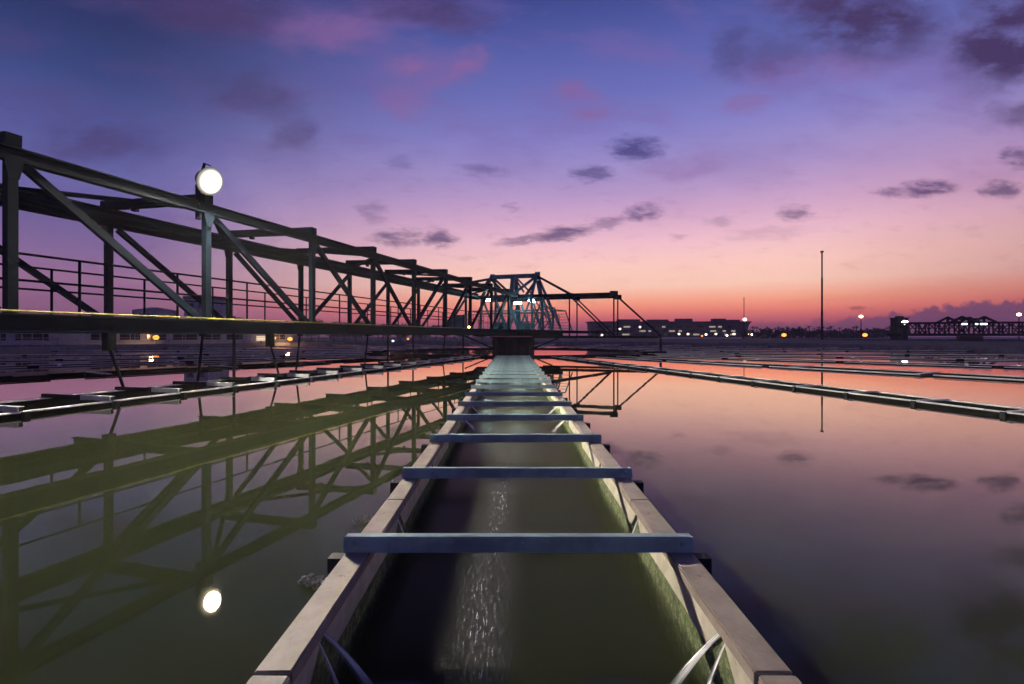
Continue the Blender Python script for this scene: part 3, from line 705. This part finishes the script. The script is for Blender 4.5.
# ------------------------------------------------------------------ lamps on the bridge
def flood(pos, label, aim=-1):
    t = thing('floodlight', label, 'floodlight', tuple(pos), math.atan2(-.294, .956), 'floodlights on the tower')
    MB().box((-.24, -.06, 0), (.24, .10, .14)).build('housing', DARKSTEEL, t)
    MB().box((-.22, -.085, -.02), (.22, -.0605, .12)).build('lens', FLOOD, t)
    MB().box((-.02, -.02, .14), (.02, .02, .34)).build('hanger', DARKSTEEL, t)
flood(at(489, 301, 30.3), 'cyan white floodlight hanging inside the tower at its left end')
flood(at(518, 304, 30.4), 'cyan white floodlight right of the thick middle tower post')
flood(at(532, 302, 31.2), 'cyan white floodlight inside the right corner of the tower')
lp = B(9.567, -.28, 0); bulb_z = EYE + (HY - 181) / F * lp.y
t = thing('bridge_floodlight', 'dazzling white round floodlight on a post above the bridge truss', 'floodlight', (lp.x, lp.y, DZ), 0)
ax = Vector((.87, -.31, -.37)).normalized(); PB = Vector((-ax.x, -ax.y, 0)).normalized() * .30; C0 = Vector((0, 0, bulb_z - DZ))
rot = ax.to_track_quat('Z', 'X').to_matrix()
def fl(prof, name, m, n=24):
    b = MB().lathe((0, 0, 0), prof, n); b.v = [tuple(rot @ Vector(q) + C0) for q in b.v]
    return b.build(name, m, t, smooth=False)
fl([(.05, -.24), (.15, -.20), (.235, -.03), (.265, .0), (.265, .028), (.255, .0285)], 'housing', DARKSTEEL)
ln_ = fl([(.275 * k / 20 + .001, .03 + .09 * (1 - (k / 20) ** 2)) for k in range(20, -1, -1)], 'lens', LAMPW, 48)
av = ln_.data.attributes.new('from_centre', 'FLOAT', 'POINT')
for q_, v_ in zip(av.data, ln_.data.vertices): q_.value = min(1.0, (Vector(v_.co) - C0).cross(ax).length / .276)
MB().tube([PB + Vector((0, 0, CHZ - DZ - .25)), PB + Vector((0, 0, bulb_z - DZ - .05))], .05, 10).build('pole', STEEL, t)
sd = rot @ Vector((1, 0, 0))
MB().bar(C0 - sd * .29 - ax * .08, C0 - sd * .29 - ax * .24, .03, .02).bar(C0 + sd * .29 - ax * .08, C0 + sd * .29 - ax * .24, .03, .02).bar(C0 - sd * .30 - ax * .25, C0 + sd * .30 - ax * .25, .04, .03).build('yoke', DARKSTEEL, t)
for z in (CHZ - DZ, CHZ - DZ - .18): MB().bar(PB + Vector((0, 0, z)), PB + Vector((-UY * .04, UX * .04, z)), .05, .05).build('bracket', DARKSTEEL, t)
q = at(469, 327.5, 23.0)
t = thing('deck_lamp', 'small yellow lamp on the near edge of the bridge deck by the tower', 'lamp', tuple(q), 0)
MB().ball((0, 0, .02), .055, 10).build('bulb', glow_mat('yellow_lamp_glow', (1.0, .85, .25), 8.0), t, smooth=True)
MB().box((-.05, -.05, -.09), (.05, .05, -.035)).build('socket', DARKSTEEL, t)

# ------------------------------------------------------------------ left shore: low pump house, fence, houses, trees
P0, P1 = Vector((-50, 36, GZ)), Vector((-25.2, 57, GZ))
ph = thing('pump_house', 'long low grey building with dark windows behind the left tank wall', 'building', tuple(P0), math.atan2(P1.y - P0.y, P1.x - P0.x))
Lh = (P1 - P0).length; HT = 2.15
MB().box((0, .02, 0), (Lh, 5, HT)).build('wall', WALLB, ph)
MB().box((-.3, -.45, HT), (Lh + .3, 5.3, HT + .16)).build('roof', WALLB, ph)
MB().box((0, -.10, 0), (Lh, .018, .35)).build('plinth', WALLB, ph)
x = .5; k = 0
while x < Lh - 2:
    w = 1.55 if k % 5 != 4 else 2.1
    if k % 7 == 5: x += 2.3; k += 1; continue
    wn = MB().box((x, -.03, .42), (x + w, .015, 1.75)).build('window', GLASS, ph)
    fr = MB()
    fr.box((x - .06, -.08, .36), (x, .01, 1.81)).box((x + w, -.08, .36), (x + w + .06, .01, 1.81)).box((x, -.08, 1.75), (x + w, .01, 1.81)).box((x, -.08, .36), (x + w, .01, .42))
    fr.box((x + w / 2 - .025, -.07, .42), (x + w / 2 + .025, -.032, 1.75)).box((x, -.065, 1.28), (x + w / 2 - .026, -.032, 1.32)).box((x + w / 2 + .026, -.065, 1.28), (x + w, -.032, 1.32))
    fr.build('window_frame', WALLB, wn)
    x += w + .55; k += 1
fn = thing('fence', 'thin steel rail fence round the left shore of the tank', 'fence', (CX, CY, GZ))
fr_ = RAD + .9
aL, aR = R(205), R(100); n = 44; pts = []
for i in range(n + 1):
    a = aL + (aR - aL) * i / n; p = Vector((fr_ * math.cos(a), fr_ * math.sin(a), 0)); pts.append(p)
    MB().tube([p, p + Vector((0, 0, 1.0))], .03, 6).build('fence_post', WALLB, fn)
for z in (.35, .65, .98): MB().tube([p + Vector((0, 0, z)) for p in pts], .022, 6).build('fence_rail', WALLB, fn)

def leafball(b, c, r, n, rnd, size, sq=.8):
    for _ in range(n):
        while True:
            d = Vector((rnd.uniform(-1, 1), rnd.uniform(-1, 1), rnd.uniform(-1, 1)))
            if .25 < d.length < 1: break
        p = Vector(c) + Vector((d.x * r, d.y * r, d.z * r * sq))
        a = Vector((rnd.uniform(-1, 1), rnd.uniform(-1, 1), rnd.uniform(-1, 1))).normalized() * size * rnd.uniform(.6, 1.4)
        e = a.cross(Vector((rnd.uniform(-1, 1), rnd.uniform(-1, 1), rnd.uniform(-1, 1)))).normalized() * size * .6
        b.add([p - a, p + e, p + a, p - e], [(0, 1, 2, 3)])
def tree_proto(seed, h, w):
    rnd = random.Random(seed)
    t = MB().tube([(0, 0, 0), (rnd.uniform(-.1, .1) * w, 0, h * .35), (rnd.uniform(-.1, .1) * w, 0, h * .7)], .045 * h, 7, .018 * h)
    for k in range(4):
        a = rnd.uniform(0, 6.28); t.tube([(0, 0, h * .4), (math.cos(a) * w * .3, math.sin(a) * w * .3, h * .65)], .018 * h, 5, .008 * h)
    cr = MB()
    for k in range(9):
        a = rnd.uniform(0, 6.28); q = rnd.uniform(0, .34) * w
        leafball(cr, (math.cos(a) * q, math.sin(a) * q, h * rnd.uniform(.45, .85)), w * rnd.uniform(.13, .24), 90, rnd, .05 * w)
    return mm(t, 'trunk', BARK), mm(cr, 'crown', LEAF)
PROT = [tree_proto(i, 6.0, 6.0) for i in range(3)]
def tree(px, ytop, Y, label, wscale=1.0, group='trees along the left horizon', i=0):
    p = at(px, HY, Y); H = EYE + (HY - ytop) / F * Y - GZ
    t = thing('tree', label, 'tree', (p.x, p.y, GZ), random.uniform(0, 6), group); k = H / 5.6
    me = PROT[i % 3]; inst(me[0], 'trunk', t, scale=(k, k, k)); inst(me[1], 'crown', t, scale=(k * wscale, k * wscale, k))
    return t
tree(222, 313, 130, 'dark round tree showing above the bridge deck right of the lamp post', 1.0, None, 0)
for j, (px, yt) in enumerate(((212, 316), (233, 316), (318, 320), (330, 321), (344, 321), (362, 322), (383, 323), (398, 323), (420, 325), (436, 324), (455, 325))):
    tree(px, yt, 135 + (j * 7) % 20, ['first','second','third','fourth','fifth','sixth','seventh','eighth','ninth','tenth','eleventh'][j] + ' small dark tree from the left on the horizon behind the bridge railing', 1.3, 'trees along the left horizon', j)
for j, px in enumerate((312, 334, 356, 378, 400, 422, 444, 464, 482)):
    tree(px, 329.5, 74, ['first','second','third','fourth','fifth','sixth','seventh','eighth','ninth','tenth','eleventh'][j] + ' low dark bush from the left beyond the fence left of the pier', 2.6, 'bushes beyond the fence', j + 1)
def house(px0, px1, yt, ye, Y, label, m, gable=True):
    a, c = at(px0, HY, Y), at(px1, HY, Y); w = c.x - a.x
    zt_, ze = EYE + (HY - yt) / F * Y - GZ, EYE + (HY - ye) / F * Y - GZ
    h = thing('house', label, 'building', (a.x, Y, GZ))
    MB().box((0, 0, 0), (w, 9, ze)).build('wall', m, h)
    rb = MB()
    if gable: rb.add([(-.3, -.3, ze), (w + .3, -.3, ze), (w + .3, 9.3, ze), (-.3, 9.3, ze), (w * .35, 4, zt_), (w * .6, 4, zt_)], [(0, 1, 5, 4), (1, 2, 5), (2, 3, 4, 5), (3, 0, 4), (3, 2, 1, 0)])
    else: rb.box((-.2, -.2, ze), (w + .2, 9.2, zt_))
    rb.build('roof', DARKWALL, h)
    for k in range(2):
        for z in (ze - 2.4, ze - 5):
            MB().box((w * (.15 + .45 * k), -.06, z), (w * (.15 + .45 * k) + w * .25, -.003, z + 1.3)).build('window', GLASS, h)
house(132, 158, 306.5, 310, 140, 'small hip roofed house above the bridge deck left of the lamp post', WALLB)
house(184, 208, 296, 299, 120, 'pale flat roofed block above the bridge deck beside the lamp post', WALLB, False)

def small_lamp(px, py, Y, m, r, label, name='ground_lamp', pole=True, group=None):
    p = at(px, py, Y); t = thing(name, label, 'lamp', (p.x, p.y, GZ), 0, group); h = p.z - GZ
    if pole: MB().tube([(0, 0, 0), (0, 0, max(.1, h - r * .8))], max(.04, .0008 * Y), 8).build('pole', DARKSTEEL, t)
    MB().ball((0, 0, h), r, 12, .8).build('bulb', m, t, smooth=True)
    MB().lathe((0, 0, h + r * .8), [(r * .4, 0), (r * .2, r * .15)], 10).build('cap', DARKSTEEL, t)
    return t
small_lamp(156, 337.5, 46.2, ORANGE, .26, 'orange lamp glowing before the pump house windows')
small_lamp(290, 339, 54.2, ORANGE, .26, 'orange lamp on the left shore near the end of the pump house')
for px_, py_, Y_ in ((156, 337.5, 46.0), (290, 339, 54.0)):
    ld = bpy.data.lights.new('sodium_lamp', 'POINT'); ld.energy = 220; ld.color = (1, .5, .2); ld.shadow_soft_size = .2
    lo_ = bpy.data.objects.new('sodium_lamp', ld); COL.objects.link(lo_); lo_.location = at(px_, py_, Y_) + Vector((0, -.6, .1))
small_lamp(408, 339, 66, ORANGE, .16, 'small orange lamp on the far shore left of the pier')
small_lamp(393, 341, 64, COOL, .14, 'small greenish white lamp on the far shore beside an orange one')
small_lamp(558, 337, 75, ORANGE, .13, 'tiny amber lamp just right of the pier')
small_lamp(576, 337, 75, WARM, .12, 'tiny amber white lamp right of the pier below the arm')
sg = thing('lit_sign', 'small cream lit box sign on the left shore beside an orange lamp', 'sign', tuple(at(261, 345, 53.2)), R(30))
MB().box((-.45, -.06, .45), (.45, .06, 1.0)).build('sign_box', glow_mat('sign_glow', (1, .8, .55), .9), sg)
MB().box((-.06, -.04, -.2), (.06, .04, .449)).build('sign_post', DARKSTEEL, sg)

# ------------------------------------------------------------------ right and far background
Yt = 220.0
a, c = at(591, HY, Yt), at(751, HY, Yt); w = c.x - a.x
tb = thing('terminal_building', 'long dark building with lit window rows and a slanted end on the horizon', 'building', (a.x, Yt, GZ))
H = EYE + 14.6 / F * Yt - GZ
def prism(x0, x1, y0, y1, z0, z1, sl0, sl1): 
    return MB().add([(x0 - 0, y0, z0), (x1, y0, z0), (x1, y1, z0), (x0, y1, z0), (x0 - sl0, y0, z1), (x1 + sl1, y0, z1), (x1 + sl1, y1, z1), (x0 - sl0, y1, z1)],
                    [(0, 3, 2, 1), (4, 5, 6, 7), (0, 1, 5, 4), (1, 2, 6, 5), (2, 3, 7, 6), (3, 0, 4, 7)])
prism(0, w - 3, 0, 9, 0, H - .6, .4, 2.6).build('wall', DARKWALL, tb)
prism(-1, w - .3, -.6, 9.6, H - .6, H, 0, .5).build('roof', DARKWALL, tb)
for x0, x1, hh in ((.17, .31, 1.0), (.36, .49, 0.9), (.54, .64, 1.3), (.77, .85, 1.3), (.86, .94, .8)):
    MB().box((x0 * w, 1, H), (x1 * w, 4, H + hh)).build('roof_box', DARKWALL, tb)
rnd = random.Random(11)
for row, z in enumerate((H * .62, H * .36, H * .15)):
    x = 2.0
    while x < w - 8:
        L = rnd.uniform(1.0, 3.6)
        m = WIN if rnd.random() < (.42, .3, .2)[row] else GLASS
        MB().box((x, -.09, z), (x + L, -.004, z + .75)).build('window', m, tb); x += L + rnd.uniform(.7, 3)
for j, (px, py) in enumerate(((620, 329), (640, 327), (679, 334), (688, 334), (702, 336), (706, 334.5), (716, 334), (727, 335.5), (734, 334), (748, 334), (752, 334.5), (602, 335))):
    small_lamp(px, py, 205, ORANGE if j in (4,) else WARM, .42, 'tiny warm street light before the long dark building', 'street_lamp', True, 'street lights before the long building')
# palm silhouettes
def palm_proto(seed):
    rnd = random.Random(seed)
    t = mm(MB().tube([(0, 0, 0), (.1, 0, 2), (.05, 0, 4)], .16, 6, .1), 'trunk', BARK); c = MB()
    for k in range(16):
        a = 6.283 * k / 16 + rnd.uniform(-.2, .2); e = rnd.uniform(-.2, 1.1); L = rnd.uniform(1.0, 1.5); pr = []
        for i in range(5):
            s = i / 4; pr.append(Vector((.05 + math.cos(a) * L * s * math.cos(e * (1 - s * .5)), math.sin(a) * L * s * math.cos(e * (1 - s * .5)), 4 + L * s * math.sin(e) - .7 * s * s * L)))
        sd = Vector((-math.sin(a), math.cos(a), 0)) * .22
        for i in range(4): c.add([pr[i] - sd * (1 - i / 5), pr[i] + sd * (1 - i / 5), pr[i + 1] + sd * (.8 - i / 5), pr[i + 1] - sd * (.8 - i / 5)], [(0, 1, 2, 3)])
    return t, mm(c, 'crown', LEAF)
PALMS = [palm_proto(i) for i in range(4)]
rnd = random.Random(21); px = 753.0; j = 0
while px < 894:
    yt = rnd.uniform(324.5, 329.5); Y = rnd.uniform(170, 190); p = at(px, HY, Y); k = (EYE + (HY - yt) / F * Y - GZ) / 4.7
    t = thing('palm_tree', 'tiny palm silhouette in the row on the right horizon', 'palm tree', (p.x, p.y, GZ), rnd.uniform(0, 6), 'palms along the right horizon')
    inst(PALMS[j % 4][0], 'trunk', t, scale=(k, k, k)); inst(PALMS[j % 4][1], 'crown', t, scale=(k, k, k))
    px += rnd.uniform(2.4, 5.2); j += 1
b = MB(); rr = random.Random(4)
for k in range(100):
    q = at(746 + k * 1.6 + rr.uniform(-1, 1), HY, rr.uniform(195, 215)); leafball(b, (q.x, q.y, GZ + rr.uniform(.5, 2.9)), rr.uniform(1.2, 2.0), 40, rr, .6)
tag(b.build('undergrowth', LEAF), kind='stuff')
# far block, mosts, poles
def block(px0, px1, yt, Y, d, label, m):
    a, c = at(px0, HY, Y), at(px1, HY, Y); w = c.x - a.x; h = EYE + (HY - yt) / F * Y - GZ
    t = thing('tank_building', label, 'building', (a.x, Y, GZ)); MB().box((0, 0, 0), (w, d, h)).build('wall', m, t)
    MB().box((-.15, -.15, h), (w + .15, d + .15, h + .18)).build('roof', m, t)
    MB().box((w * .25, .5, h + .18), (w * .8, d - .5, h + .5)).build('roof_box', m, t)
    for k in range(2): MB().box((w * (.12 + .45 * k), -.05, h * .55), (w * (.42 + .45 * k), -.003, h * .8)).build('window', GLASS, t)
block(896.5, 908, 318.5, 98, 1.6, 'dark square building at the left end of the distant truss bridge', DARKSTEEL)
t = thing('lightning_mast', 'tall thin dark mast rising high above the right horizon', 'mast', tuple(at(822, HY, 96) * 1) , 0); t.location.z = GZ
hm = EYE + (HY - 251) / F * 96 - GZ
MB().tube([(0, 0, 0), (0, 0, hm * .33)], .20, 10).build('lower_section', DARKSTEEL, t)
MB().tube([(0, 0, hm * .33), (0, 0, hm * .7)], .165, 10).build('middle_section', DARKSTEEL, t)
MB().tube([(0, 0, hm * .7), (0, 0, hm - .3)], .13, 10).build('upper_section', DARKSTEEL, t)
MB().lathe((0, 0, hm - .3), [(.30, 0), (.30, .3)], 12).build('mast_head', DARKSTEEL, t)
p = at(744, HY, 142); hm = EYE + (HY - 297) / F * 142 - GZ; zl = EYE + (HY - 319.5) / F * 142 - GZ
t = thing('street_lamp', 'slim pole with a lamp halfway up at the end of the long building', 'lamp', (p.x, p.y, GZ))
MB().tube([(0, 0, 0), (0, 0, zl)], .13, 8).build('pole', DARKSTEEL, t); MB().tube([(0, 0, zl), (0, 0, hm)], .10, 8).build('pole', DARKSTEEL, t)
MB().ball((0, -.5, zl), .5, 12, .8).build('bulb', WARM, t, smooth=True)
small_lamp(861, 316.5, 150, WARM, .55, 'round warm street lamp on a thin pole above the palms', 'street_lamp')
small_lamp(905, 322.5, 95, glow_mat('white_star_glow', (1, .95, .85), 14), .5, 'bright white lamp beside the dark square building', 'street_lamp')
small_lamp(1019, 314.5, 110, WARM, .42, 'warm street lamp above the distant truss bridge near the right edge', 'street_lamp')
small_lamp(784, 335, 112, ORANGE, .5, 'orange lamp on the far shore left of the tall mast')
small_lamp(865, 335, 112, ORANGE, .5, 'orange lamp on the far shore left of the dark square building')
def parapet(px0, px1, Y, z0, z1, label):
    a, c = at(px0, HY, Y), at(px1, HY, Y); t = thing('parapet_wall', label, 'wall', (a.x, Y, GZ)); L = c.x - a.x; n = max(2, int(L / 4))
    for k in range(n): MB().box((L * k / n + .03, 0, z0 - GZ), (L * (k + 1) / n - .03, .3, z1 - GZ)).build('panel', WHITE, t)
    MB().box((0, .02, 0), (L, .28, z0 - GZ - .002)).build('footing', CONC, t)
parapet(654, 742, 128, .35, .78, 'low pale parapet wall before the long dark building')
parapet(909, 1090, 128, .35, .78, 'low pale parapet wall behind the distant truss bridge')
parapet(575, 618, 128, .35, .62, 'low pale parapet wall right of the pier below the arm')
# distant truss bridge over the second tank
bb = thing('scraper_bridge', 'distant dark truss bridge with two lit peaks on the right horizon', 'bridge', (0, 0, 0))
Y2 = 91.0
def D(px, z, dy=0): return Vector(((px - 512) / F * Y2, Y2 + dy, z))
for dy in (0, 3):
    MB().bar(D(907, 3.55, dy), D(1075, 3.75, dy), .3, .35).build('top_chord', DARKSTEEL, bb)
    MB().bar(D(900, 1.35, dy), D(1075, 1.35, dy), .3, .5).build('deck_beam', DARKSTEEL, bb)
    k = 0; px = 909
    while px < 1070:
        MB().bar(D(px, 1.6, dy), D(px, 3.5, dy), .18, .18, (0, 1, 0)).build('post', DARKSTEEL, bb)
        p1, p2 = (px, px + 10) if k % 2 else (px + 10, px)
        MB().bar(D(p1, 1.6, dy), D(p2, 3.5, dy), .14, .14).build('brace', DARKSTEEL, bb)
        MB().bar(D(p2 * .5 + p1 * .5, 1.6, dy), D(p1, 3.5, dy), .12, .12).build('brace', DARKSTEEL, bb)
        px += 10; k += 1
    for c in (962, 984):
        MB().bar(D(c - 12, 3.65, dy), D(c, 4.75, dy), .3, .35).build('peak_strut', DARKSTEEL, bb)
        MB().bar(D(c, 4.75, dy), D(c + 12, 3.75, dy), .3, .35).build('peak_strut', DARKSTEEL, bb)
        MB().bar(D(c, 3.6, dy), D(c, 4.75, dy), .3, .3, (0, 1, 0)).build('peak_post', DARKSTEEL, bb)
    MB().bar(D(962, 4.35, dy), D(984, 4.35, dy), .25, .25).build('peak_beam', DARKSTEEL, bb)
for z in (2.5, 2.05): MB().bar(D(905, z, -.4), D(1075, z, -.4), .07, .07).build('handrail', DARKSTEEL, bb)
p2 = thing('tank_pier', 'dark pier carrying the distant truss bridge', 'pier', (T2X - 1.8, T2Y + .5, 0))
MB().lathe((0, 0, -.5), [(1.9, 0), (1.9, 1.58)], 20).build('column', PIER, p2)
for j, (px, L) in enumerate(((962, 1.0), (974, .5), (981, 1.3))):
    q = D(px, 3.2, -.5); t = thing('floodlight', 'white cyan floodlight on the distant bridge, %s' % ('under the left peak', 'in the dip between the peaks', 'under the right peak')[j], 'floodlight', tuple(q))
    MB().box((-L / 2, 0, 0), (L / 2, .2, .3)).build('housing', DARKSTEEL, t); MB().box((-L / 2, -.03, .02), (L / 2, -.002, .3)).build('lens', COOL, t)
hz = bpy.data.materials.new('dusk_haze'); hz.use_nodes = True; _t = hz.node_tree; _t.nodes.clear()
_v = _t.nodes.new('ShaderNodeVolumePrincipled'); _v.inputs['Color'].default_value = (.9, .85, .9, 1); _v.inputs['Density'].default_value = HAZE
_o = _t.nodes.new('ShaderNodeOutputMaterial'); _t.links.new(_v.outputs[0], _o.inputs['Volume'])
if HAZE > 0: tag(MB().box((-465, -465, -1.6), (465, 465, 20.5)).build('haze', hz), kind='stuff')
print('objects', len(bpy.data.objects), 'tris', sum(len(o.data.polygons) for o in bpy.data.objects if o.type == 'MESH') * 2)
